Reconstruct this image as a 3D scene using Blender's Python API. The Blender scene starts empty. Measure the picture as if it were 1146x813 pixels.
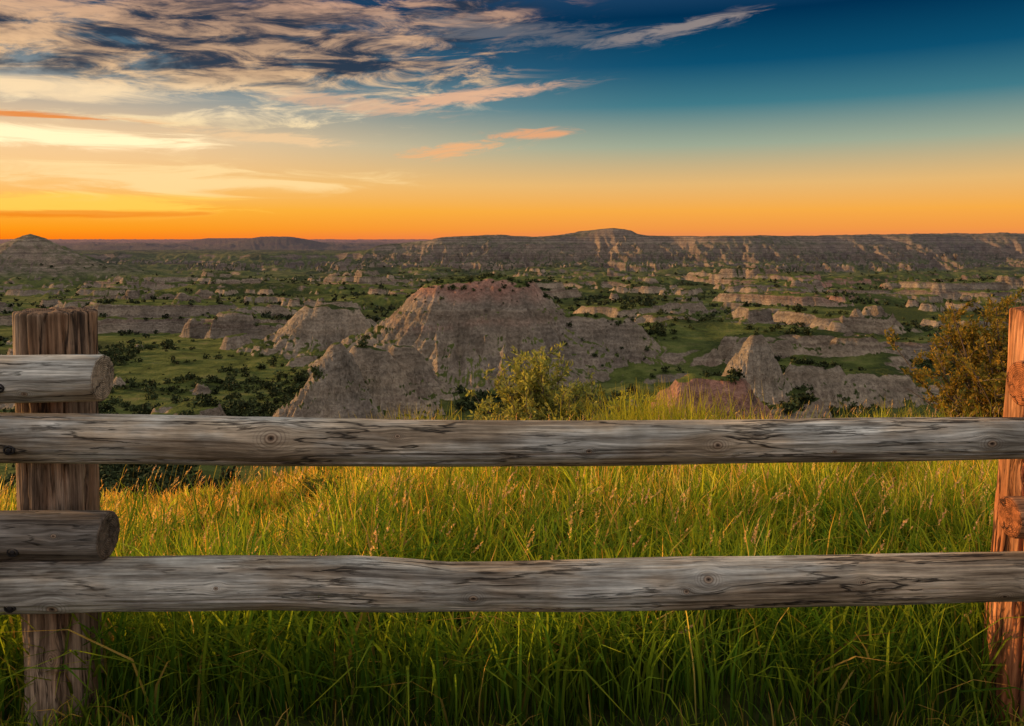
import bpy, math, numpy as np
from mathutils import Vector
rng=np.random.default_rng(7)
sc=bpy.context.scene
sc.view_settings.view_transform='Standard'; sc.view_settings.look='None'; sc.view_settings.exposure=0
CH=1.38
# ---------------------------------------------------------------- helpers
def lin(r,g,b):
    f=lambda c:(c/255/12.92) if c/255<=.04045 else ((c/255+.055)/1.055)**2.4
    return (f(r),f(g),f(b),1)
_a=rng.random((256,256))*2*np.pi
GX=np.cos(_a);GY=np.sin(_a)
def gn(x,y):
    xi=np.floor(x).astype(np.int64);yi=np.floor(y).astype(np.int64)
    fx=x-xi;fy=y-yi
    u=fx*fx*fx*(fx*(fx*6-15)+10);v=fy*fy*fy*(fy*(fy*6-15)+10)
    x0=xi&255;x1=(xi+1)&255;y0=yi&255;y1=(yi+1)&255
    a=GX[x0,y0]*fx+GY[x0,y0]*fy
    b=GX[x1,y0]*(fx-1)+GY[x1,y0]*fy
    c=GX[x0,y1]*fx+GY[x0,y1]*(fy-1)
    d=GX[x1,y1]*(fx-1)+GY[x1,y1]*(fy-1)
    return ((a+(b-a)*u)+((c+(d-c)*u)-(a+(b-a)*u))*v)*1.5
def fbm(x,y,o=4,g=.5):
    s=0;a=1;t=0
    for i in range(o):
        s=s+a*gn(x+i*17.3,y-i*9.1);t+=a;a*=g;x=x*2.03;y=y*2.03
    return s/t*1.3
def ss(a,b,x):
    t=np.clip((x-a)/(b-a),0,1);return t*t*(3-2*t)
def mkmesh(name,V,Q,mat,attrs=None,smooth=False,parent=None,T=None):
    me=bpy.data.meshes.new(name)
    V=np.asarray(V,dtype=np.float32);Q=np.asarray(Q,dtype=np.int32).reshape(-1,4)
    nT=0 if T is None else len(T)
    me.vertices.add(len(V));me.vertices.foreach_set('co',V.ravel())
    loops=Q.ravel()
    starts=np.arange(len(Q))*4
    if nT:
        T=np.asarray(T,dtype=np.int32).reshape(-1,3)
        starts=np.concatenate([starts,len(Q)*4+np.arange(nT)*3]);loops=np.concatenate([loops,T.ravel()])
    me.loops.add(len(loops));me.loops.foreach_set('vertex_index',loops.astype(np.int32))
    me.polygons.add(len(starts));me.polygons.foreach_set('loop_start',starts.astype(np.int32))
    me.update(calc_edges=True)
    me.polygons.foreach_set('use_smooth',np.full(len(starts),smooth))
    for k,(ty,arr) in (attrs or {}).items():
        at=me.attributes.new(k,ty,'POINT')
        arr=np.asarray(arr,dtype=np.float32)
        at.data.foreach_set({'FLOAT':'value','FLOAT_VECTOR':'vector','FLOAT_COLOR':'color'}[ty],arr.ravel())
    me.materials.append(mat)
    ob=bpy.data.objects.new(name,me);sc.collection.objects.link(ob)
    if parent: ob.parent=parent
    return ob
class NB:
    def __init__(s,tree): s.t=tree;s.n=tree.nodes;s.l=tree.links
    def put(s,inp,v):
        if isinstance(v,bpy.types.NodeSocket): s.l.new(v,inp)
        elif v is not None: inp.default_value=v
    def m(s,op,a,b=None,c=None,clamp=False):
        n=s.n.new('ShaderNodeMath');n.operation=op;n.use_clamp=clamp
        s.put(n.inputs[0],a);s.put(n.inputs[1],b);s.put(n.inputs[2],c);return n.outputs[0]
    def sm(s,x,a,b,lo=0.,hi=1.):
        n=s.n.new('ShaderNodeMapRange');n.interpolation_type='SMOOTHSTEP'
        s.put(n.inputs[0],x)
        if a>b: a,b,lo,hi=b,a,hi,lo
        n.inputs[1].default_value=a;n.inputs[2].default_value=b;n.inputs[3].default_value=lo;n.inputs[4].default_value=hi
        return n.outputs[0]
    def mix(s,f,a,b,bt='MIX'):
        n=s.n.new('ShaderNodeMix');n.data_type='RGBA';n.blend_type=bt
        s.put(n.inputs[0],f);s.put(n.inputs[6],a);s.put(n.inputs[7],b);return n.outputs[2]
    def comb(s,x,y,z):
        n=s.n.new('ShaderNodeCombineXYZ')
        for i,v in enumerate((x,y,z)): s.put(n.inputs[i],v)
        return n.outputs[0]
    def noise(s,vec,scale,detail=4,rough=.5,dist=0,lac=2.):
        n=s.n.new('ShaderNodeTexNoise');s.put(n.inputs['Vector'],vec)
        n.inputs['Scale'].default_value=scale;n.inputs['Detail'].default_value=detail
        n.inputs['Roughness'].default_value=rough;n.inputs['Distortion'].default_value=dist
        return n.outputs[0]
    def ramp(s,f,stops,interp='LINEAR'):
        n=s.n.new('ShaderNodeValToRGB');n.color_ramp.interpolation=interp
        e=n.color_ramp.elements
        while len(e)<len(stops): e.new(.5)
        for i,(p,c) in enumerate(stops):
            e[i].position=p;e[i].color=c if len(c)==4 else (*c,1)
        s.put(n.inputs[0],f);return n.outputs[0]
    def attr(s,name,out):
        n=s.n.new('ShaderNodeAttribute');n.attribute_name=name;return n.outputs[out]
    def vm(s,op,a,b):
        n=s.n.new('ShaderNodeVectorMath');n.operation=op;s.put(n.inputs[0],a);s.put(n.inputs[1],b);return n.outputs[0]
    def bump(s,h,strength,dist):
        n=s.n.new('ShaderNodeBump');n.inputs['Strength'].default_value=strength;n.inputs['Distance'].default_value=dist
        s.put(n.inputs['Height'],h);return n.outputs[0]
def newmat(name):
    m=bpy.data.materials.new(name);m.use_nodes=True
    b=NB(m.node_tree);p=b.n['Principled BSDF'];return m,b,p

# ---------------------------------------------------------------- world
SUN_AZ=math.radians(-74);SUN_EL=math.radians(10)
w=bpy.data.worlds.new('World');sc.world=w;w.use_nodes=True
w.cycles.sampling_method='MANUAL';w.cycles.sample_map_resolution=512
b=NB(w.node_tree);bg=b.n['Background']
tc=b.n.new('ShaderNodeTexCoord');sp=b.n.new('ShaderNodeSeparateXYZ');b.l.new(tc.outputs['Generated'],sp.inputs[0])
X,Y,Z=sp.outputs
az=b.m('ARCTAN2',X,Y)
hyp=b.m('SQRT',b.m('ADD',b.m('MULTIPLY',X,X),b.m('MULTIPLY',Y,Y)))
e=b.m('DIVIDE',Z,b.m('MAXIMUM',hyp,.02))
ef=b.m('MULTIPLY',e,2.0,clamp=True)
R=b.ramp(ef,[(0,lin(230,132,84)),(.025,lin(242,152,70)),(.07,lin(247,172,72)),(.135,lin(230,184,116)),(.23,lin(158,170,148)),(.33,lin(64,122,136)),(.43,lin(12,80,112)),(.55,lin(0,48,82)),(.8,lin(60,100,140)),(1,lin(110,135,165))])
L=b.ramp(ef,[(0,lin(255,126,6)),(.025,lin(255,154,8)),(.07,lin(255,178,44)),(.135,lin(252,194,110)),(.23,lin(234,198,154)),(.33,lin(158,160,156)),(.43,lin(84,114,132)),(.55,lin(30,62,92)),(.8,lin(60,95,130)),(1,lin(110,135,165))])
sky=b.mix(b.sm(az,-.62,.25),L,R)
def blob(a0,e0,sa,se,tl=0.0):
    da=b.m('SUBTRACT',az,a0)
    de=b.m('SUBTRACT',b.m('SUBTRACT',e,e0),b.m('MULTIPLY',da,tl))
    u=b.m('DIVIDE',da,sa);v=b.m('DIVIDE',de,se)
    return b.m('EXPONENT',b.m('MULTIPLY',b.m('ADD',b.m('MULTIPLY',u,u),b.m('MULTIPLY',v,v)),-1))
sky=b.mix(b.m('MULTIPLY',blob(-.58,.10,.26,.05),.4),sky,(1.05,.70,.36,1))
tilt=b.m('SUBTRACT',e,b.m('MULTIPLY',az,.05))
v1=b.comb(b.m('MULTIPLY',az,4.2),b.m('MULTIPLY',tilt,15),2.3)
n1=b.noise(v1,1.5,6,.60,.45)
n4=b.noise(b.comb(b.m('MULTIPLY',az,6),b.m('MULTIPLY',tilt,28),8.3),1.7,7,.66,.6)
v2=b.comb(b.m('MULTIPLY',az,5),b.m('MULTIPLY',e,46),9.1)
n2=b.noise(v2,1.3,6,.64,.8)
v3=b.comb(b.m('MULTIPLY',az,12),b.m('MULTIPLY',b.m('SUBTRACT',e,b.m('MULTIPLY',az,.10)),70),1.7)
n3=b.noise(v3,1.2,5,.68,1.0)
regA=b.m('MULTIPLY',b.sm(e,.10,.19),b.sm(b.m('ADD',az,b.m('MULTIPLY',e,-.7)),-.02,-.50))
thin=b.m('MULTIPLY',b.sm(b.m('ADD',n4,b.m('MULTIPLY',regA,.15)),.52,.74),b.sm(regA,0.02,.35))
bright=b.ramp(b.m('MULTIPLY',e,3),[(0,lin(255,180,50)),(.3,lin(255,220,146)),(.45,lin(255,230,186)),(.6,lin(248,202,150)),(.85,lin(206,162,134))])
sky=b.mix(b.m('MULTIPLY',thin,.9),sky,bright)
thick=b.m('MULTIPLY',b.sm(b.m('ADD',n1,b.m('MULTIPLY',regA,.15)),.50,.66),b.sm(b.m('MULTIPLY',regA,b.sm(e,.14,.25)),.08,.5))
thick=b.m('MULTIPLY',thick,b.sm(n4,.66,.44,.5,1.))
dcol=b.mix(b.sm(n4,.42,.68),lin(42,54,72),lin(140,116,104))
sky=b.mix(b.m('MULTIPLY',thick,.93),sky,dcol)
def streak(sk,bl,nz,lo,hi,col,amt):
    f=b.m('MULTIPLY',b.sm(b.m('ADD',b.m('MULTIPLY',bl,.34),nz),lo,hi),b.m('MULTIPLY',b.sm(bl,.02,.6),amt))
    return b.mix(f,sk,col)
sky=streak(sky,blob(-.54,.112,.2,.015,.0),n2,.60,.84,(1.25,.98,.58,1),.97)
sky=streak(sky,blob(-.58,.134,.14,.006,.0),n2,.62,.80,lin(236,134,46),.85)
sky=streak(sky,blob(-.50,.162,.16,.012,.0),n2,.56,.84,lin(255,224,178),.75)
sky=streak(sky,blob(-.50,.040,.2,.014,.0),n2,.62,.82,(1.1,.66,.10,1),.8)
sky=streak(sky,blob(-.50,.028,.16,.005,.02),n2,.66,.86,lin(240,116,6),.6)
sky=streak(sky,blob(-.42,.072,.28,.022,.0),n2,.62,.86,(1.05,.76,.36,1),.75)
sky=streak(sky,blob(-.06,.178,.13,.011,.13),n3,.54,.82,lin(236,184,146),.85)
sky=streak(sky,blob(-.19,.166,.11,.012,-.08),n3,.54,.82,lin(222,180,146),.75)
sky=streak(sky,blob(-.07,.112,.08,.010,.12),n3,.58,.84,lin(250,180,120),.75)
sky=streak(sky,blob(.03,.133,.06,.008,.06),n3,.58,.84,lin(246,170,116),.75)
sky=streak(sky,blob(-.30,.122,.11,.008,-.05),n3,.56,.84,lin(250,208,156),.7)
sky=streak(sky,blob(.20,.258,.11,.010,.16),n3,.58,.88,lin(160,146,140),.75)
sky=streak(sky,blob(-.02,.262,.20,.020,-.06),n3,.58,.90,lin(120,118,122),.6)
back=b.ramp(ef,[(0,lin(205,165,148)),(.2,lin(215,185,178)),(.6,lin(190,190,202)),(1,lin(180,190,212))])  # unseen sky behind the camera, brightened to light the rails
sky=b.mix(b.sm(Y,.25,-.35),sky,back)
over=b.sm(Z,.38,.75)
ns=b.n.new('ShaderNodeTexSky');ns.sky_type='NISHITA';ns.sun_disc=False
ns.sun_elevation=SUN_EL;ns.sun_rotation=SUN_AZ
nish=b.mix(1.0,ns.outputs[0],(.1,.1,.1,1),'MULTIPLY')
overc=b.mix(1.0,nish,(.66,.62,.57,1),'ADD')  # flat fill light added to the unseen overhead sky
sky=b.mix(over,sky,overc)
b.l.new(sky,bg.inputs[0]);bg.inputs[1].default_value=1.0
sd=Vector((math.sin(SUN_AZ)*math.cos(SUN_EL),math.cos(SUN_AZ)*math.cos(SUN_EL),math.sin(SUN_EL)))
sl=bpy.data.lights.new('sun','SUN');sl.energy=5;sl.angle=math.radians(.5);sl.color=(1,.58,.23)
so=bpy.data.objects.new('sun',sl);sc.collection.objects.link(so);so.rotation_euler=(-sd).to_track_quat('-Z','Y').to_euler()
so.location=(-50,30,40)
# ---------------------------------------------------------------- terrain
def cone(x,y,x0,y0,ztop,zb,rt,rb,prof,sx=1.,gl=.16,seg=0.,seed=0,na=.22,dome=0.,led=1.):
    dx0=x-x0;dx=np.sign(dx0)*np.maximum(np.abs(dx0)-seg,0);dy=y-y0
    d=np.hypot(dx/sx,dy)
    s=np.arctan2(dx,-dy)*rb*.55+np.clip(dx0,-seg,seg)
    k=rb*.45
    n=fbm(x/k+seed,y/k+seed*2,4)
    d=d*(1+na*n)
    t=np.clip((d-rt)/(rb-rt),0,1.6)
    f=np.interp(t,[0,.05,.12,.25,.45,.7,1.,1.6],prof)
    h=ztop-(ztop-zb)*f
    g=np.abs(gn(s/(rb*.13)+seed,d/(rb*.9)+seed))*.6+np.abs(gn(s/(rb*.055)+seed,d/(rb*.4)))*.35+np.abs(fbm(x/(rb*.12)+seed,y/(rb*.12),4))*.4
    h=h-g*(ztop-zb)*gl*1.6*np.clip(t*2.5,0,1)*np.clip(1.5-t,0,1)
    h=h+.5*gn(x/6,y/6)+(1-np.clip(t*3,0,1))*(gn(x/11+seed,y/11)*1.3+gn(x/3.5+seed,y/3.5)*.5)
    if dome: h=h+dome*np.exp(-((dx0-4)/16)**2-(dy/30)**2)
    zz=h+2.2*gn(x/25+seed,y/25)
    wv=.5+.5*gn(x/14+seed,y/14+3)
    h=h+led*wv*(.45*np.sin(zz*2*np.pi/5.7)+.18*np.sin(zz*2*np.pi/2.3))
    return np.where(t<1.3,h,-999)
P1=[0,.04,.13,.32,.55,.78,1.0,1.2]
P3=[0,.04,.12,.27,.51,.77,1.0,1.2]
P2=[0,.03,.10,.27,.52,.78,1.05,1.5]
RX=(np.array([380,440,500,530,560,600,640,665,690,705,730,800,850,900,1000,1146,1500])-573)*.001122*1700
RZ=1.38+(268-np.array([285,273,267,264,262.5,266.5,262,259.5,255,257.5,264,266,263.5,265.5,262.5,261,262]))*1.907
def terrace(z,p,a):
    return z+a*p/(2*np.pi)*np.sin(2*np.pi*z/p)
def edge(x,y):
    lf=ss(-.05,-.5,x/np.maximum(y,1))
    return 8.8-1.7*lf+.5*gn(x/2.1,0*x+3.3),lf
CONES=[
      (-664,1100,8,-57,2,150,P2,1.1,.10,0,1,.15,0.,0.),
      (-560,1080,-34,-59,10,90,P1,1.4,.14,20,2),
      (-900,1350,-10,-56,60,200,P1,1.3,.14,40,3),
      (-1250,4200,16,-50,25,380,P2,1.4,.1,30,12),
      (-1700,5200,8,-50,160,520,P1,1.4,.1,60,13),
      (-15,372,-19.0,-58,8,60,P3,1.10,.18,16,4,.15,2.6,.7),
      (38,366,-34,-58,3,34,P1,1.2,.18,12,5),
      (-58,262,-33.0,-57,1.8,24,P2,.9,.21,0,6,.35,0.,.5),
      (-50,279,-37,-58,2.0,20,P2,1.2,.21,3,7,.35,0.,.5),
      (-42,308,-40,-58,2.0,20,P2,1.,.2,2,17,.3,0.,.5),
      (-98,430,-35,-58,6,36,P1,1.3,.2,5,8),
      (86,282,-31.8,-57,1.4,20,P2,1.1,.16,0,9,.2,0.,.4),
      (108,286,-43.5,-58,3,18,P1,1.3,.2,4,23,.3),
      (128,292,-47,-59,4,18,P1,1.5,.2,8,10,.3),
      (48,196,-33.0,-58,3,23,P2,1.3,.2,4,11,.3),
      (190,520,-47,-59,8,32,P1,2.0,.2,25,14),
      (434,1000,-45,-60,6,45,P2,2.2,.18,20,15),
      (300,760,-51,-60,8,40,P1,2.0,.18,30,16),
      (-60,760,-52,-60,8,36,P1,2.5,.18,60,18),
      (-250,900,-50,-60,8,45,P1,2.5,.18,90,19),
      (620,1150,-46,-60,8,60,P1,2.2,.18,60,21),
      (60,1050,-48,-60,8,60,P1,2.2,.18,120,22)]
def H(x,y):
    r=np.hypot(x,y)
    Re,lf=edge(x,y)
    fac=.140+.072*lf
    yy=np.clip(y-2.2,0,Re-2.2)
    zp=-fac*yy+.035*gn(x/.9,y/.9)+.07*gn(x/2.7,y/2.7)*ss(2.5,5,r)
    zc=zp-.5*np.maximum(y-Re,0)-.06*np.maximum(y-Re,0)*gn(x/14,y/14)
    wx=x+40*gn(x/170,y/170);wy=y+40*gn(x/170+7,y/170+3)
    fl=-59+4.5*fbm(x/230,y/230,4)+.7*fbm(x/25,y/25,3)
    m=fbm(wx/230+4,wy/150+8,5)
    amp=ss(250,450,r)*(1-.45*ss(900,1400,r))
    t1=ss(.17,.28,m);t2=ss(.33,.43,m)
    g1=np.abs(fbm(x/15,y/15,4))
    mesa=(9*t1+8*t2)*amp-g1*16*amp*(4*t1*(1-t1)*.55+4*t2*(1-t2)*.5)
    m2=fbm(wx/70+31,wy/46+11,4)
    t3=ss(.26,.44,m2);a3=ss(190,300,r)*(1-ss(1150,1500,r))
    mesa2=6.5*t3*a3-g1*11*4*t3*(1-t3)*a3
    V=fl+mesa+mesa2
    V=V+ss(2800,5000,r)*(34*ss(-.15,.45,fbm(x/1300+2,y/1300,4)))
    V=V+ss(9000,24000,r)*22
    cz=np.interp(x,RX,RZ)+3.8*fbm(x/55,y/70,4)
    yc=1700+110*gn(x/330,0*x+1.5)+50*gn(x/110,0*x+4.5)
    tf=(yc-y)/320+ .30*fbm(x/120,y/200,4)*np.clip((yc-y)/100,0,1)
    hf=1-np.clip(tf,0,1)**.72
    gg=np.abs(gn(x/34+.4*gn(x/60,y/60),y/200))*.6+np.abs(fbm(x/19,y/45,4))*.7
    ridge=-60+(cz+60)*np.where(y<yc,hf,1-ss(500,1200,y-yc))
    ridge=ridge-gg*36*np.clip(tf*4,0,1)*(tf>0)
    ridge=terrace(ridge,17,.6)
    ridge=np.where((tf<1.0),ridge,-999)
    V=np.maximum(V,ridge)
    for a in CONES:
        x0,y0,zt,zb,rt,rb,pw,sx,gl,seg,sd_=a[:11]
        msk=(np.abs(x-x0)<rb*sx*2.2+seg)&(np.abs(y-y0)<rb*2.2)
        if msk.any():
            c=np.full(x.shape,-999.)
            c[msk]=cone(x[msk],y[msk],x0,y0,zt,zb,rt,rb,pw,sx,gl,seg,sd_*3.1,*a[11:])
            V=np.maximum(V,c)
    return np.where(y<Re,zp,np.maximum(zc,V))
def redf(x,y,z):
    r=np.zeros_like(x)
    for x0,y0,sx,sy,zl in [(-20,372,42,60,-25),(48,196,32,30,-70),(434,1000,100,70,-62),(300,760,60,60,-56),(620,1150,90,70,-54)]:
        r=np.maximum(r,np.exp(-((x-x0)/sx)**4-((y-y0)/sy)**4)*ss(zl-4,zl+4,z+3*gn(x/9,y/9)))
    r=np.maximum(r,.35*np.exp(-((x+25)/40)**4-((y-372)/70)**4)*np.exp(-((z+36+2.5*gn(x/20,y/20))/1.3)**2))
    return r
def palef(x,y,z):
    r=np.zeros_like(x)
    for x0,y0,s_,a_ in [(86,282,20,1.4),(-58,262,24,1.),(118,288,30,.7),(-98,430,60,.8),(190,520,70,.6),(-15,372,85,.75)]:
        r=np.maximum(r,np.exp(-((x-x0)/s_)**2-((y-y0)/s_)**2)*a_)
    return r
ang=np.concatenate([np.linspace(-44,44,1150),np.linspace(44,316,90)[1:-1]])
ang=np.radians(ang)
rr=np.concatenate([np.geomspace(.05,150,170)[:-1],np.geomspace(150,2600,860)[:-1],np.geomspace(2600,32000,150)])
A,RR=np.meshgrid(ang,rr)
gx=(np.sin(A)*RR);gy=(np.cos(A)*RR)
gz=H(gx.ravel(),gy.ravel())
nr,na=RR.shape
V=np.stack([gx.ravel(),gy.ravel(),gz],1)
i=np.arange(nr-1)[:,None]*na;j=np.arange(na)[None,:];j2=(j+1)%na
Q=np.stack([i+j,i+j2,i+na+j2,i+na+j],-1).reshape(-1,4)
Q=Q[:,::-1]
tm,b,p=newmat('badlands_ground')
geo=b.n.new('ShaderNodeNewGeometry')
sN=b.n.new('ShaderNodeSeparateXYZ');b.l.new(geo.outputs['Normal'],sN.inputs[0])
sP=b.n.new('ShaderNodeSeparateXYZ');b.l.new(geo.outputs['Position'],sP.inputs[0])
pos=geo.outputs['Position']
nA=b.noise(pos,.012,5,.6);nB=b.noise(pos,.09,6,.65);nC=b.noise(pos,.7,4,.65)
rad=b.m('SQRT',b.m('ADD',b.m('POWER',sP.outputs[0],2),b.m('POWER',sP.outputs[1],2)))
zz=b.m('ADD',sP.outputs[2],b.m('MULTIPLY',nA,9))
zz=b.m('ADD',zz,b.m('MULTIPLY',nB,4.5))
sn=b.noise(b.comb(0.,0.,zz),.095,3.2,.52)
strata=b.ramp(sn,[(.30,(.12,.09,.066)),(.40,(.27,.20,.14)),(.465,(.42,.335,.24)),(.505,(.18,.135,.10)),(.55,(.38,.295,.21)),(.60,(.22,.155,.115)),(.65,(.33,.20,.135)),(.74,(.48,.41,.32))])
strata=b.mix(b.sm(nC,.38,.68,.08,.5),strata,(.29,.23,.165,1))
redst=b.ramp(sn,[(.3,(.30,.12,.075)),(.45,(.50,.25,.17)),(.55,(.36,.165,.11)),(.7,(.54,.36,.26))])
redm=b.m('MULTIPLY',b.attr('red','Fac'),b.sm(nB,.25,.5,0.,.9))
pale=b.mix(b.sm(sn,.38,.62),(.28,.22,.16,1),(.54,.46,.35,1))
strata=b.mix(b.m('MULTIPLY',b.attr('pale','Fac'),.6,clamp=True),strata,pale)
strata=b.mix(1.0,strata,b.ramp(nA,[(.38,(.74,.73,.74)),(.62,(1.12,1.05,.96))]),'MULTIPLY')
strata=b.mix(redm,strata,redst)
strata=b.mix(1.0,strata,b.ramp(nB,[(.3,(.55,.55,.55)),(.7,(1.25,1.25,1.25))]),'MULTIPLY')
strata=b.mix(1.0,strata,b.ramp(nC,[(.3,(.60,.60,.60)),(.7,(1.28,1.28,1.28))]),'MULTIPLY')
grass=b.ramp(nB,[(.30,(.032,.040,.012)),(.44,(.070,.084,.018)),(.56,(.12,.132,.032)),(.7,(.18,.155,.052))])
grass=b.mix(b.sm(nA,.48,.60),grass,b.ramp(nC,[(.3,(.020,.028,.009)),(.55,(.048,.060,.015)),(.75,(.105,.105,.03))]))
bare=b.sm(b.m('ADD',sN.outputs[2],b.m('MULTIPLY',b.m('SUBTRACT',nB,.5),.45)),.90,.80)
patch=b.m('MULTIPLY',b.sm(b.noise(pos,.03,5,.7),.62,.69),.4)
bare=b.m('MAXIMUM',bare,patch)
bare=b.m('MAXIMUM',bare,b.m('MULTIPLY',b.attr('ridge','Fac'),b.sm(nB,.35,.6,.2,.95)))
nearm=b.sm(rad,14,60)
bare=b.m('MULTIPLY',bare,nearm)
col=b.mix(bare,grass,strata)
soil=b.ramp(b.noise(pos,9,5,.7),[(.3,(.022,.026,.008)),(.6,(.06,.065,.018)),(.8,(.13,.10,.04))])
col=b.mix(nearm,soil,col)
col=b.mix(b.m('MULTIPLY',b.sm(rad,600,3200),.78),col,(.105,.083,.098,1))  # distance haze painted into the ground colour, darker and bluish
col=b.mix(b.m('MULTIPLY',b.sm(rad,2500,9000),.8),col,(.26,.15,.145,1))  # pinkish horizon haze, also painted into the colour
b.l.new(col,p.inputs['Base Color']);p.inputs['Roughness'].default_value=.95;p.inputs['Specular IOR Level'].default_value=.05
hb=b.m('ADD',b.m('MULTIPLY',nC,.5),b.m('MULTIPLY',nB,1.0))
b.l.new(b.bump(b.m('MULTIPLY',hb,nearm),1.,2.8),p.inputs['Normal'])
fxr,fyr=gx.ravel(),gy.ravel()
rdg=ss(1330,1450,fyr)*(1-ss(1900,2400,fyr))*ss(-46,-34,gz)*ss(-330,-200,fxr)*.8
rdg=np.maximum(rdg,np.exp(-((fxr+650)/200)**4-((fyr-1100)/160)**4)*ss(-50,-38,gz))
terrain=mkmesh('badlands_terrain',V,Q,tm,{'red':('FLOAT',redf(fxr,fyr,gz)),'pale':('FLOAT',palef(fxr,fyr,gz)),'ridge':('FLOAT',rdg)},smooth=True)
# ---------------------------------------------------------------- foliage material
def leafmat(name,transl=.45):
    m=bpy.data.materials.new(name);m.use_nodes=True;b=NB(m.node_tree)
    b.n.remove(b.n['Principled BSDF']);out=b.n['Material Output']
    c=b.attr('col','Color')
    d=b.n.new('ShaderNodeBsdfDiffuse');b.l.new(c,d.inputs[0])
    t=b.n.new('ShaderNodeBsdfTranslucent');b.l.new(b.mix(1.0,c,(1.6,1.45,.7,1),'MULTIPLY'),t.inputs[0])
    mx=b.n.new('ShaderNodeMixShader');mx.inputs[0].default_value=transl
    b.l.new(d.outputs[0],mx.inputs[1]);b.l.new(t.outputs[0],mx.inputs[2]);b.l.new(mx.outputs[0],out.inputs[0])
    return m
gm=leafmat('grass_blades',.5);lm=leafmat('shrub_leaves',.45)
jm,b,p=newmat('juniper_foliage');b.l.new(b.attr('col','Color'),p.inputs['Base Color']);p.inputs['Roughness'].default_value=.9;p.inputs['Specular IOR Level'].default_value=.1
def rnd(n,a=0.,c=1.): return rng.uniform(a,c,n)
# ---------------------------------------------------------------- junipers in the valley
n=64000
rj=np.exp(rnd(n,math.log(165),math.log(1500)));aj=np.radians(rnd(n,-43,43))
xj=np.sin(aj)*rj;yj=np.cos(aj)*rj
dj=fbm(xj/60+3,yj/45+5,4)+.45*fbm(xj/12,yj/12,2)
zj=H(xj,yj);e_=1.5
slope=np.hypot(H(xj+e_,yj)-zj,H(xj,yj+e_)-zj)/e_
lfv=ss(-.1,-.35,xj/yj)*ss(420,260,rj)*.22
keep=(dj+lfv+rnd(n,-.50,.10)-ss(700,1500,rj)*.12>.07)&(slope<.7)&(rnd(n)<np.where(slope>.4,.3,1.))
cap=(np.hypot((xj+13)/44,(yj-372)/24)<1)&(zj>-27)&(rnd(n)<.65)&(slope<1.1)
cap|=(np.hypot((xj-34)/32,(yj-362)/22)<1)&(rnd(n)<.5)&(slope<.9)
keep=(keep|cap)&(np.hypot(xj+664,yj-1100)>70)
idx=np.where(keep)[0][:13000]
xj=xj[idx];yj=yj[idx];zj=zj[idx];rj=rj[idx];capk=cap[idx]
def clumps(xj,yj,zj,size,nl,cbase,leaf):
    N=len(xj)
    d=rng.normal(size=(N,nl,3));d/=np.linalg.norm(d,axis=2,keepdims=True)
    rad=rnd((N,nl))**.4
    lob=1+.35*np.sin(3*np.arctan2(d[...,1],d[...,0])+rnd((N,1),0,6))
    P=d*rad[...,None]*lob[...,None]*size[:,None,None]*np.array([.55,.55,.46])
    C=np.stack([xj,yj,zj+size*.38],1)[:,None,:]+P
    u=rng.normal(size=(N,nl,3));u/=np.linalg.norm(u,axis=2,keepdims=True)
    v=rng.normal(size=(N,nl,3));v-=u*(u*v).sum(2,keepdims=True);v/=np.linalg.norm(v,axis=2,keepdims=True)
    s=(size[:,None,None]*leaf)*rnd((N,nl,1),.6,1.3)
    q=np.stack([C-u*s,C-v*s*.7,C+u*s,C+v*s*.7],2)
    cb=np.array(cbase)*(rnd((N,1,1),.5,1.6))*(rnd((N,nl,1),.6,1.4))
    cb=np.repeat(cb[:,:,None,:],4,2).reshape(-1,3)
    return q.reshape(-1,3),np.concatenate([cb,np.ones((len(cb),1))],1)
near=rj<520
s1=(.9+3.2*rnd(near.sum())**2)*np.where(capk[near],.7,1);s2=1.5+3.2*rnd((~near).sum())**1.5
v1_,c1_=clumps(xj[near],yj[near],zj[near]-.2,s1,70,(.042,.052,.018),.16)
v2_,c2_=clumps(xj[~near],yj[~near],zj[~near]-.3,s2,22,(.036,.044,.019),.27)
Vj=np.concatenate([v1_,v2_]);Cj=np.concatenate([c1_,c2_])
mkmesh('juniper_thicket',Vj,np.arange(len(Vj)).reshape(-1,4),jm,{'col':('FLOAT_COLOR',Cj)})
# ---------------------------------------------------------------- grass
def blades(x,y,h,wd,curl,col0,col1,lean=None,kink=0.):
    N=len(x);z=H(x,y)-.01
    ph=rnd(N,0,2*np.pi) if lean is None else lean
    t=np.array([0,.4,.75,1.])[None,:]
    ld=np.stack([np.cos(ph),np.sin(ph)],1)
    hor=(h*curl)[:,None]*t**2
    up=h[:,None]*(t-.45*np.clip(curl,0,1.2)[:,None]*t**3)
    P=np.zeros((N,4,3))
    P[...,0]=x[:,None]+ld[:,None,0]*hor;P[...,1]=y[:,None]+ld[:,None,1]*hor;P[...,2]=z[:,None]+up
    fa=ph+np.pi/2+rnd(N,-.9,.9)
    sdv=np.stack([np.cos(fa),np.sin(fa),np.zeros(N)],1)
    ww=wd[:,None]*np.array([.75,1.,.62,.06])[None,:]*.5
    Lf=P-sdv[:,None,:]*ww[...,None];Rt=P+sdv[:,None,:]*ww[...,None]
    VV=np.stack([Lf,Rt],2).reshape(-1,3)
    base=(np.arange(N)*8)[:,None]
    q=np.concatenate([base+np.array([0,1,3,2]),base+np.array([2,3,5,4]),base+np.array([4,5,7,6])],1).reshape(-1,4)
    tt=(t**1.0)[...,None]
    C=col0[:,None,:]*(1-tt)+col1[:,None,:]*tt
    C[:,3]*=np.array([1.5,1.15,.85])  # tips tinted brighter gold, backlit glow put into the colour
    C=np.repeat(C[:,:,None,:],2,2).reshape(-1,3)
    return VV,q,np.concatenate([C,np.ones((len(C),1))],1),P[:,3],ld
parts=[]
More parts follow.
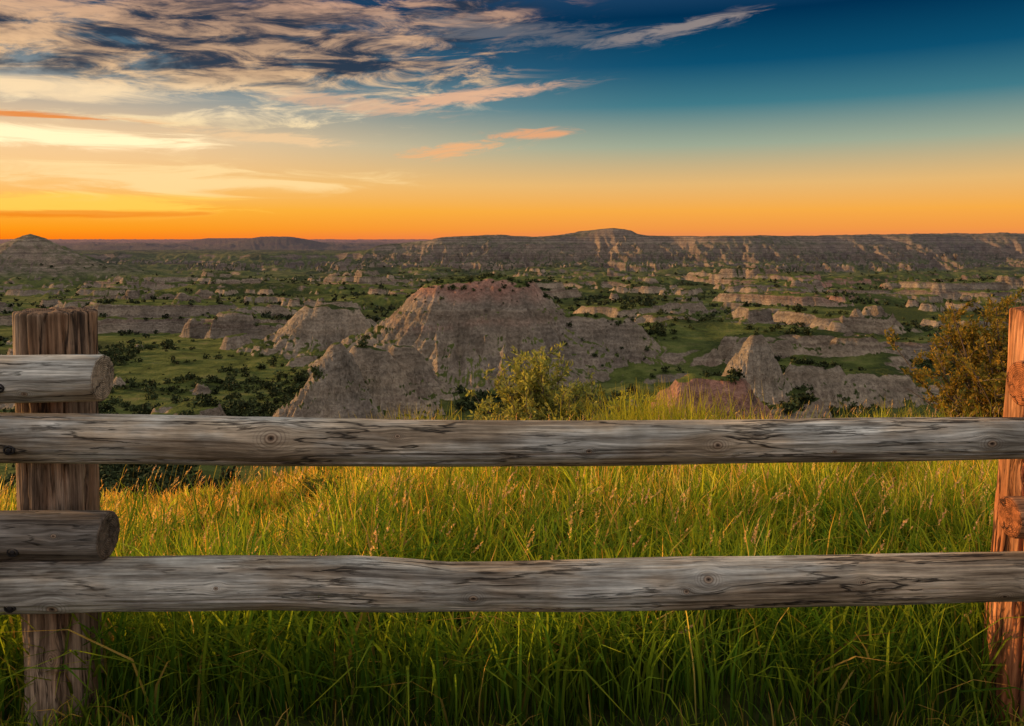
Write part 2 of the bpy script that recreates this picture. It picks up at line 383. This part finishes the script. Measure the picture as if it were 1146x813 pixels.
def addp(VV,q,C):
    parts.append((VV,q,C))
def wedge(n,y0,y1,pw=1.0):
    y=y0+(y1-y0)*rnd(n)**pw
    hw=1.0+y*.80
    return rnd(n,-1,1)*hw,y
def palette(x,y,N,straw):
    g=np.array([.07,.155,.018]);yg=np.array([.27,.33,.028]);st=np.array([.60,.39,.10])
    k=rnd((N,1))**1.2;s=rnd((N,1))<straw[:,None]
    c=g*(1-k)+yg*k
    c=np.where(s,st*(.6+.6*rnd((N,1))),c)
    return c*(.65+.7*rnd((N,1)))
N=98000
x,y=wedge(N,2.25,9.4,.85)
Re,_=edge(x,y);k=y<Re+.1;x=x[k];y=y[k];N=len(x)
pn=fbm(x/1.3,y/1.3,3);pn2=fbm(x/.42+7,y/.42,2)
lf=ss(-.02,-.40,x/y);far=ss(2.9,4.6,y)
straw=np.clip(.05+.16*far+.42*far*lf+.5*pn*far,0,.85)
h=(.28+.15*rnd(N)+.24*pn+.24*pn2)*(1-.5*far*lf)*(1-.25*ss(6,8.5,y))
h=h+.08*ss(.4,.9,np.abs(x)/(y*.64))*(1-far)
h=np.clip(h,.07,1)*np.where(y<2.6,.8,1)
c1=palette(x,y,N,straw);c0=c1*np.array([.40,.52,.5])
c1=c1*(1+far[:,None]*np.array([.65,.32,.05]))
c1=np.clip(c1*(1+.9*np.clip(pn+.5*pn2,-.6,.6)[:,None]),0,.85)
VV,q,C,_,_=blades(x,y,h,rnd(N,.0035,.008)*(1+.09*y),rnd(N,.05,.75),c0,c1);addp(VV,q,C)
N=17000
x,y=wedge(N,2.3,4.8,1.1)
k=fbm(x/.5+3,y/.5,2)+rnd(N,-.4,.3)>-.12;x=x[k];y=y[k];N=len(x)
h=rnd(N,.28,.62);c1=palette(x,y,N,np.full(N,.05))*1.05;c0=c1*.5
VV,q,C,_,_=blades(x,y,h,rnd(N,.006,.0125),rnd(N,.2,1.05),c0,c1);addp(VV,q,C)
N=18000
y=rnd(N,-.5,2.3);x=rnd(N,-2.6,2.6)
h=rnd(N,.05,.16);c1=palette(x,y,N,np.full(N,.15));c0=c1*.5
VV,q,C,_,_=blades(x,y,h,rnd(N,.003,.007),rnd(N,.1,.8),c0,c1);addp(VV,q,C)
for px in (-1.31,1.5):
    N=260;x=px+rng.normal(size=N)*.16;y=2.2+rng.normal(size=N)*.07
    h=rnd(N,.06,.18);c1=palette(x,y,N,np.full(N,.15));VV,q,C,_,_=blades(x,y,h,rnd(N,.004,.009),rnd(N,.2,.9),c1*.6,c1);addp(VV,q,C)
def stalks(x,y,h,wd,headlen,hcol,ns=14):
    N=len(x)
    c=np.array([.40,.31,.08])*(.7+.6*rnd((N,1)));c0=np.array([.10,.15,.03])*np.ones((N,1))
    lean=rng.normal(size=N)*.7+.2
    cu=rnd(N,.04,.38)
    VV,q,C,tip,ld=blades(x,y,h,wd,cu,c0,c,lean=lean);addp(VV,q,C)
    dr=np.stack([ld[:,0]*2*cu,ld[:,1]*2*cu,1-1.2*cu],1);dr/=np.linalg.norm(dr,axis=1,keepdims=True)
    tt=np.linspace(0,1,ns)[None,:]
    Cn=tip[:,None,:]+dr[:,None,:]*(headlen[:,None]*(tt-.75))[...,None]
    o=rng.normal(size=(N,ns,3));o-=dr[:,None,:]*(o*dr[:,None,:]).sum(2,keepdims=True);o/=np.linalg.norm(o,axis=2,keepdims=True)
    sp_=(np.sin(np.pi*np.clip(tt*.8+.2,0,1))**.7)[...,None]
    L_=headlen[:,None,None]*.17;W_=headlen[:,None,None]*.06
    ax=dr[:,None,:]*.8+o*.55
    sd2=np.cross(np.broadcast_to(dr[:,None,:],o.shape),o)
    p0=Cn;p2=Cn+ax*L_*sp_
    mid=Cn+ax*L_*.45*sp_
    q4=np.stack([p0,mid+sd2*W_*sp_,p2,mid-sd2*W_*sp_],2).reshape(-1,3)
    cc=hcol[:,None,None,:]*rnd((N,ns,1,1),.7,1.3)*np.ones((1,1,4,1))
    addp(q4,np.arange(len(q4)).reshape(-1,4),np.concatenate([cc.reshape(-1,3),np.ones((len(q4),1))],1))
def hc(N):
    a=np.array([.62,.43,.18]);c=np.array([.56,.33,.21]);k=rnd((N,1));return a*k+c*(1-k)
N=3400;x,y=wedge(N,3.2,9.0,.9);keep=(fbm(x/.8+9,y/.8,2)+.45*(x/y)+rnd(N,-.3,.3)>.05)&(y<edge(x,y)[0]);x=x[keep];y=y[keep];N=len(x)
stalks(x,y,rnd(N,.36,.66)*(1-.12*ss(6,8.5,y)),np.full(N,.0022)*(1+.12*y),rnd(N,.05,.10),hc(N))
N=380;x,y=wedge(N,2.5,4.2);stalks(x,y,rnd(N,.28,.5),np.full(N,.0025),rnd(N,.06,.10),hc(N))
N=1500;x,y=wedge(N,4,8.,.9);keep=(x/y<-.0)&(y<edge(x,y)[0]);x=x[keep];y=y[keep];N=len(x)
stalks(x,y,rnd(N,.22,.42),np.full(N,.003),rnd(N,.04,.08),hc(N)*np.array([1.1,.9,.6]))
for cx,cy,n_,hh,sx in [(-.95,7.6,400,.62,.25),(1.2,6.4,1300,.80,.30),(.6,6.9,300,.5,.2),(2.2,7.0,420,.55,.9),(4.0,8.0,300,.6,.8),(2.9,6.0,350,.5,.7)]:
    x=cx+rng.normal(size=n_)*sx;y=cy+rng.normal(size=n_)*.25
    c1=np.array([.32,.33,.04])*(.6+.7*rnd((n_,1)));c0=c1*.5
    VV,q,C,_,_=blades(x,y,hh*rnd(n_,.6,1.15),rnd(n_,.005,.010),rnd(n_,.05,.5),c0,c1);addp(VV,q,C)
off=0;VVs=[];Qs=[];Cs=[]
for VV,q,C in parts:
    VVs.append(VV);Qs.append(q+off);Cs.append(C);off+=len(VV)
mkmesh('meadow_grass',np.concatenate(VVs),np.concatenate(Qs),gm,{'col':('FLOAT_COLOR',np.concatenate(Cs))})
# ---------------------------------------------------------------- shrubs
bm_,b,p=newmat('shrub_bark');p.inputs['Base Color'].default_value=(.11,.075,.05,1);p.inputs['Roughness'].default_value=.9
def tube(P,Rd,k=5):
    P=np.array(P);n=len(P);V=[];Q=[]
    for i in range(n):
        d=P[min(i+1,n-1)]-P[max(i-1,0)];d/=np.linalg.norm(d)+1e-9
        a=np.cross(d,[.3,1,.2]);a/=np.linalg.norm(a)+1e-9;c=np.cross(d,a)
        for j in range(k):
            t=2*np.pi*j/k;V.append(P[i]+(a*np.cos(t)+c*np.sin(t))*Rd[i])
    for i in range(n-1):
        for j in range(k): Q.append([i*k+j,i*k+(j+1)%k,(i+1)*k+(j+1)%k,(i+1)*k+j])
    return V,Q
def shrub(name,cx,cy,width,height,nst,nleaf,ll,lw,col,col2,spread=.35,trunk=.014,tw_len=1.):
    root=bpy.data.objects.new(name,None);sc.collection.objects.link(root)
    z0=float(H(np.array([cx]),np.array([cy]))[0]);root.location=(cx,cy,z0)
    SV=[];SQ=[];LP=[];LD=[]
    for s in range(nst):
        a=rng.uniform(0,2*np.pi);out=rng.uniform(.15,1)*width*.5;hh=height*rng.uniform(.55,1.08)*(1-spread*(out/(width*.5))**2)
        P=[];x0=rng.normal()*.05*width;y0=rng.normal()*.05*width;n=8
        for i in range(n):
            t=i/(n-1);P.append([x0+math.cos(a)*out*t**1.0+rng.normal()*.012,y0+math.sin(a)*out*.8*t**1.0+rng.normal()*.012,hh*t-.05])
        v,q=tube(P,[trunk*(1-.85*i/(n-1)) for i in range(n)]);o=len(SV);SV+=v;SQ+=[[k+o for k in f] for f in q]
        for tw in range(9):
            t0=rng.uniform(.22,1);i0=min(int(t0*(n-1)),n-2);b0=np.array(P[i0])+(np.array(P[i0+1])-np.array(P[i0]))*(t0*(n-1)-i0)
            d=rng.normal(size=3);d[2]=abs(d[2])*.8+.3;d/=np.linalg.norm(d);ln=rng.uniform(.10,.24)*height*(1.3-t0*.5)*tw_len
            P2=[b0+d*ln*u+rng.normal(size=3)*.006 for u in (0,.35,.7,1)]
            v,q=tube(P2,[trunk*.3,trunk*.25,trunk*.18,trunk*.08],4);o=len(SV);SV+=v;SQ+=[[k+o for k in f] for f in q]
            nl=max(3,int(nleaf/(nst*9)))
            for _ in range(nl):
                u=rng.uniform(.1,1.05);LP.append(b0+d*ln*u+rng.normal(size=3)*.018);LD.append(d+rng.normal(size=3)*.75)
    mkmesh(name+'_stems',SV,SQ,bm_,parent=root)
    LP=np.array(LP);LD=np.array(LD);LD/=np.linalg.norm(LD,axis=1,keepdims=True);N=len(LP)
    sv=np.cross(LD,rng.normal(size=(N,3)));sv/=np.linalg.norm(sv,axis=1,keepdims=True)
    l=ll*rnd((N,1),.6,1.3);w_=lw*rnd((N,1),.7,1.2)
    q=np.stack([LP,LP+LD*l*.5+sv*w_*.5,LP+LD*l,LP+LD*l*.5-sv*w_*.5],1).reshape(-1,3)
    k=rnd((N,1));cc=(np.array(col)*k+np.array(col2)*(1-k))*rnd((N,1),.6,1.3)
    cc=np.repeat(cc,4,0)
    mkmesh(name+'_leaves',q,np.arange(len(q)).reshape(-1,4),lm,{'col':('FLOAT_COLOR',np.concatenate([cc,np.ones((len(cc),1))],1))},parent=root)
    return root
shrub('silverberry_shrub',.32,8.3,1.6,1.05,56,13000,.06,.022,(.18,.21,.06),(.38,.35,.10),spread=.35)
shrub('silverberry_shrub.001',1.16,7.6,.75,.74,22,3800,.055,.018,(.26,.30,.05),(.40,.38,.07),spread=.5)
shrub('buffaloberry_bush',5.95,9.4,2.8,2.05,90,38000,.055,.028,(.12,.13,.03),(.36,.22,.045),trunk=.024,tw_len=.9)
shrub('sagebrush',-1.35,5.6,.34,.36,18,2400,.03,.012,(.05,.075,.02),(.09,.11,.03),trunk=.006)
# ---------------------------------------------------------------- wood
def woodmat(name,tintA,tintB,dark=1.,crackw=.012,ca=1.):
    m,b,p=newmat(name)
    g=b.attr('gco','Vector')
    gA=b.vm('MULTIPLY',g,(1.6,34,34));gB=b.vm('MULTIPLY',g,(6,150,150));gC=b.vm('MULTIPLY',g,(.9,9,9))
    nF=b.noise(gB,1,5,.7);nM=b.noise(gA,1,6,.68,.25);nL=b.noise(g,5,4,.6);nP=b.noise(b.vm('MULTIPLY',g,(2.2,8,8)),1,4,.6)
    cr=b.noise(gC,1.6,5,.55,.2);cr2=b.noise(b.vm('MULTIPLY',g,(1.3,22,22)),1.3,5,.6,.15)
    crack=b.m('SUBTRACT',1.,b.sm(b.m('ABSOLUTE',b.m('SUBTRACT',cr,.5)),0.,crackw))
    crack=b.m('MULTIPLY',crack,b.sm(nP,.42,.56))
    crack2=b.m('MULTIPLY',b.m('SUBTRACT',1.,b.sm(b.m('ABSOLUTE',b.m('SUBTRACT',cr2,.52)),0.,.016)),b.sm(nL,.45,.6))
    c=b.mix(b.sm(nP,.40,.62),tintA,tintB)
    f=b.ramp(nM,[(.30,(.20,.17,.155)),(.42,(.66,.63,.60)),(.52,(1.0,1.0,1.0)),(.66,(1.55,1.54,1.52))])
    c=b.mix(1.0,c,f,'MULTIPLY')
    c=b.mix(.95,c,b.ramp(nF,[(.32,(.42,.40,.38)),(.5,(1,1,1)),(.70,(1.6,1.58,1.56))]),'MULTIPLY')
    c=b.mix(1.,c,b.ramp(nL,[(.3,(.60,.57,.53)),(.65,(1.27,1.27,1.27))]),'MULTIPLY')
    kd=b.attr('knot','Fac')
    rings=b.m('SINE',b.m('MULTIPLY',b.m('ADD',kd,b.m('MULTIPLY',nF,.35)),9.))
    kcol=b.mix(b.sm(rings,-.6,.9),(.10,.055,.03,1),(.36,.25,.16,1))
    c=b.mix(b.m('MULTIPLY',b.sm(kd,1.25,.8),.85),c,kcol)
    c=b.mix(b.sm(kd,.32,.2),c,(.03,.02,.014,1))
    halo=b.m('MULTIPLY',b.m('MULTIPLY',b.sm(kd,1.0,1.2),b.sm(kd,3.6,1.3)),b.sm(b.m('SINE',b.m('MULTIPLY',b.m('ADD',kd,b.m('MULTIPLY',nF,.5)),11.)),.1,.9))
    c=b.mix(b.m('MULTIPLY',halo,.5),c,(.09,.06,.045,1))
    cap=b.attr('cap','Fac')
    er=b.m('SINE',b.m('MULTIPLY',b.m('ADD',b.attr('rad','Fac'),b.m('MULTIPLY',nL,.008)),1100.))
    ecol=b.mix(b.sm(er,-1,1),tuple(.6*v for v in tintB[:3])+(1,),tuple(1.1*v for v in tintB[:3])+(1,))
    ecol=b.mix(.9,ecol,b.ramp(b.noise(g,45,6,.75),[(.36,(.3,.28,.26)),(.64,(1.35,1.3,1.25))]),'MULTIPLY')
    c=b.mix(cap,c,ecol)
    ck=b.m('MAXIMUM',crack,b.m('MULTIPLY',crack2,.75));
    c=b.mix(b.m('MULTIPLY',ck,.9),c,(.018,.013,.01,1))
    if dark!=1: c=b.mix(1.,c,(dark,dark,dark,1),'MULTIPLY')
    b.l.new(c,p.inputs['Base Color']);p.inputs['Roughness'].default_value=.82;p.inputs['Specular IOR Level'].default_value=.2
    hgt=b.m('ADD',b.m('MULTIPLY',nM,.6),b.m('MULTIPLY',nF,.4))
    hgt=b.m('SUBTRACT',hgt,b.m('MULTIPLY',ck,.9))
    b.l.new(b.bump(hgt,1.,.006),p.inputs['Normal'])
    return m
wgrey=woodmat('weathered_grey_wood',(.42,.395,.335,1),(.38,.295,.20,1),1.,.018)
wpost=woodmat('weathered_post_wood',(.33,.235,.155,1),(.25,.145,.08,1),1.,.03)
wdark=woodmat('dark_weathered_wood',(.20,.175,.145,1),(.16,.12,.085,1))
wsun=woodmat('sun_tinted_post_wood',(.44,.21,.10,1),(.38,.14,.055,1),1.,.026)  # low-sun orange put into the wood colour of right post and rail ends
fence=bpy.data.objects.new('wooden_rail_fence',None);sc.collection.objects.link(fence)
def log(name,axis,us,cs,ds,rs,mat,knots=(),nu=500,nt=96,facet=.03,seed=0,lump=.02,rag=0.,split=()):
    us=np.array(us,float);u=np.linspace(us[0],us[-1],nu)
    def sm_(v):
        v=np.interp(u,us,np.array(v,float) if np.ndim(v) else np.full(len(us),v))
        k=max(3,nu//40);k+=(k+1)%2;kk=np.hanning(k+2)[1:-1];kk/=kk.sum();pad=np.pad(v,k,mode='edge');return np.convolve(pad,kk,'same')[k:-k]
    c=sm_(cs);d=sm_(ds);r=sm_(rs)
    th=np.linspace(0,2*np.pi,nt,endpoint=False)
    U,TH=np.meshgrid(u,th,indexing='ij')
    ct,st=np.cos(TH),np.sin(TH)
    nzz=gn(U*2.2+seed,ct*1.1+seed*3)+gn(U*2.2+9+seed,st*1.1+seed)
    nz2=fbm(U*1.2+seed,ct*7+st*3+seed,3)+fbm(U*1.2+seed+5,st*7-ct*2,3)
    Rr=r[:,None]*(1+lump*nzz+facet*nz2)
    knd=np.full(U.shape,9.);THw=TH.copy()
    Rm=rs if np.isscalar(rs) else float(np.mean(rs))
    for (st0,u0,u1,wd_,dp) in split:
        dt=(TH-st0-.12*gn(U*3+seed,0*U+st0)+np.pi)%(2*np.pi)-np.pi
        env=ss(u0,u0+.12,U)*(1-ss(u1-.12,u1,U)) if u1<us[-1] else ss(u0,u0+.2,U)
        Rr=Rr-dp*env*np.clip(1-np.abs(dt)*Rm/wd_,0,1)
    for (ku,kt,kr) in knots:
        dt=(TH-kt+np.pi)%(2*np.pi)-np.pi
        du=U-ku;s=dt*Rm
        dist=np.hypot(du/1.35,s)/kr
        knd=np.minimum(knd,dist)
        g=np.exp(-(du/(kr*5))**2-(s/(kr*3.2))**2)
        THw=THw-dt*g*.8
        Rr=Rr+kr*.28*np.exp(-(dist/1.8)**2)-kr*.25*np.exp(-(dist/.35)**2)
    def pos(uu,cc,dd,rad,ca,sa):
        if axis=='X': return np.stack([uu,dd+rad*ca,cc+rad*sa],-1)
        return np.stack([cc+rad*ca,dd+rad*sa,uu],-1)
    Ue=U.copy()
    if rag:
        Ue[-1]+=rag*gn(th*2.2+seed,th*0+seed)
        Ue[-2]=np.minimum(Ue[-2],Ue[-1]-.002)
    P=pos(Ue,c[:,None],d[:,None],Rr,ct,st).reshape(-1,3)
    G=np.stack([U,Rm*np.cos(THw),Rm*np.sin(THw)],-1).reshape(-1,3)+seed*1.7
    KN=knd.ravel();CAP=np.zeros(nu*nt);RAD=np.full(nu*nt,Rm)
    i=np.arange(nu-1)[:,None]*nt;j=np.arange(nt)[None,:];j2=(j+1)%nt
    Q=np.stack([i+j,i+nt+j,i+nt+j2,i+j2],-1).reshape(-1,4)
    if axis=='Z': Q=Q[:,::-1]
    Vs=[P];Gs=[G];Ks=[KN];Cs=[CAP];Rs=[RAD];Qs=[Q];n0=len(P)
    for e_i,sgn in ((0,-1),(nu-1,1)):
        prev=e_i*nt+np.arange(nt)
        for q,f in enumerate((.965,.9,.75,.55,.35,.15,.02)):
            uu=Ue[e_i]*1.0+sgn*(.004 if q==0 else .006)+sgn*.0015*gn(th*3+seed,th*0+q)
            rad=Rr[e_i]*f
            Pc=pos(uu,c[e_i],d[e_i],rad,np.cos(th),np.sin(th))
            Vs.append(Pc);Gs.append(np.stack([np.full(nt,u[e_i]),rad*np.cos(th),rad*np.sin(th)],-1)+seed*1.7)
            Ks.append(np.full(nt,9.));Cs.append(np.ones(nt));Rs.append(rad)
            cur=n0+np.arange(nt);n0+=nt
            qq=np.stack([prev,cur,np.roll(cur,-1),np.roll(prev,-1)],1)
            if (sgn<0)!=(axis=='Z'): qq=qq[:,::-1]
            Qs.append(qq);prev=cur
    return mkmesh(name,np.concatenate(Vs),np.concatenate(Qs),mat,{'gco':('FLOAT_VECTOR',np.concatenate(Gs)),'knot':('FLOAT',np.concatenate(Ks)),'cap':('FLOAT',np.concatenate(Cs)),'rad':('FLOAT',np.concatenate(Rs))},smooth=True,parent=fence)
S=.002446
fx=lambda px:(np.array(px,float)-573)*S
fz=lambda py:CH-(np.array(py,float)-268)*S
FR=np.pi
FY=2.18
def K(px,dy,r): return (float((px-573)*S),FR+np.arcsin(np.clip(dy,-.9,.9)),r)
log('top_rail','X',fx([-90,0,150,300,450,650,850,1000,1146,1230]),fz([490,490,491.5,494,496,496.5,494,491.5,490.5,490]),FY,S*np.array([27,27,26.5,26.5,25.5,24.5,24,23.5,22.5,22]),wgrey,
    [K(311,-.35,.013),K(448,-.5,.006),K(657,.1,.006),K(797,-.1,.010),K(1096,.0,.010),K(925,.3,.005)],nu=900,nt=200,seed=1,
    split=[(FR+.25,-.5,.45,.0035,.007),(FR+.5,.5,1.5,.003,.006),(FR-.2,-1.35,-.75,.003,.006),(FR+.75,-1.2,0.,.004,.008)])
log('bottom_rail','X',fx([-90,0,150,300,400,455,500,560,650,760,850,1000,1146,1230]),fz([655,655,653,652,653,655,656.5,656,655.5,653,651,648.5,645,643]),FY,S*np.array([30,29.5,28.5,28,28.5,27,25,25.2,26.5,27.5,26.5,26,25.5,25]),wgrey,
    [K(73,.55,.012),K(252,-.2,.005),K(531,.1,.009),K(624,.6,.005),K(762,-.1,.006),K(787,-.5,.010),K(1110,.45,.008),K(955,-.3,.006)],nu=900,nt=200,seed=5,lump=.03,
    split=[(FR+.35,-1.1,-.3,.0035,.007),(FR+.1,.55,1.3,.003,.006),(FR+.7,-.2,.8,.004,.008)])
log('upper_rail_end','X',[-4.1,-3,-2,-1.5,-1.123],[.99,.985,.99,.996,1.0],FY,[.066,.066,.067,.066,.062],wgrey,[(-1.3,FR+.5,.007)],nu=500,nt=110,seed=9,facet=.035)
log('lower_rail_end','X',[-4.1,-3,-2,-1.5,-1.108],[.56,.565,.57,.57,.571],FY,.0625,wdark,[(-1.22,FR-.3,.006)],nu=500,nt=110,seed=12,facet=.04)
log('post','Z',[-.5,0,.4,.8,1.166],[-1.295,-1.305,-1.318,-1.327,-1.337],FY+.155,[.105,.103,.101,.103,.104],wpost,[(.2,-1.4,.009),(.93,-1.8,.007)],nu=420,nt=220,seed=20,facet=.10,lump=.03,rag=.012,
    split=[(-1.95,.35,1.3,.010,.034),(-1.25,.5,1.3,.006,.020),(-1.6,.1,.75,.007,.020),(-.9,-.2,1.3,.006,.018)])
log('post_1','Z',[-.5,0,.4,.8,1.17],[1.485,1.498,1.528,1.557,1.58],FY+.155,[.108,.104,.10,.098,.094],wsun,[(.32,-2.2,.012),(.7,-2.4,.01)],nu=420,nt=200,seed=27,facet=.10,lump=.06,rag=.01,
    split=[(-2.3,.0,.8,.007,.02),(-2.0,.4,1.3,.006,.018),(-2.6,.2,1.,.005,.014)])
log('lower_rail_end_1','X',[1.36,2,3,4.3],[.622,.63,.63,.62],FY-.005,[.054,.056,.06,.06],wsun,[],nu=300,nt=90,seed=31,facet=.05)
log('upper_rail_end_1','X',[1.395,2,3,4.3],[.985,.99,.995,.99],FY,[.062,.06,.062,.06],wsun,[],nu=300,nt=90,seed=33)
log('post_2','Z',[-.5,.4,1.16],[-4.0,-4.0,-4.01],FY+.155,.1,wpost,[],nu=200,nt=80,seed=41,facet=.1)
log('post_3','Z',[-.5,.4,1.16],[4.15,4.16,4.17],FY+.155,.1,wpost,[],nu=200,nt=80,seed=44,facet=.1)
im,b,p=newmat('rusty_bolt');p.inputs['Base Color'].default_value=(.025,.02,.017,1);p.inputs['Roughness'].default_value=.7;p.inputs['Metallic'].default_value=.4
def bolt(nm,px,py,zc,r):
    x=(px-573)*S;z=CH-(py-268)*S;dz=z-zc
    yb=FY-math.sqrt(max(r*r-dz*dz,1e-5))
    k=20;V=[];Q=[];T=[]
    prof=[(.0165,.006),(.0165,-.003),(.0125,-.0045),(.012,.001),(.0075,.001),(.007,-.004),(.004,-.005)]
    for (rr_,dy) in prof:
        for j in range(k):
            t=2*math.pi*j/k;V.append((x+rr_*math.cos(t)*.95,yb+dy,z+rr_*.8*math.sin(t)))
    for i in range(len(prof)-1):
        for j in range(k): Q.append([i*k+j,i*k+(j+1)%k,(i+1)*k+(j+1)%k,(i+1)*k+j])
    c=len(V);V.append((x,yb-.005,z));o=(len(prof)-1)*k
    T=[[o+j,o+(j+1)%k,c] for j in range(k)]
    mkmesh(nm,V,Q,im,T=T,parent=fence)
bolt('bolt_1',15,430,.998,.065);bolt('bolt_2',27,497,CH-(490-268)*S,.066);bolt('bolt_3',29,609,.571,.062);bolt('bolt_4',28,668,CH-(655-268)*S,.072)
# ---------------------------------------------------------------- camera
cam=bpy.data.cameras.new('camera');co=bpy.data.objects.new('camera',cam);sc.collection.objects.link(co)
co.location=(0,0,CH);co.rotation_euler=(math.pi/2,0,0)
cam.lens=28;cam.sensor_width=36;cam.shift_y=-138.5/1146;cam.clip_start=.05;cam.clip_end=60000
sc.camera=co
print('verts',sum(len(o.data.vertices) for o in sc.objects if o.type=='MESH'))
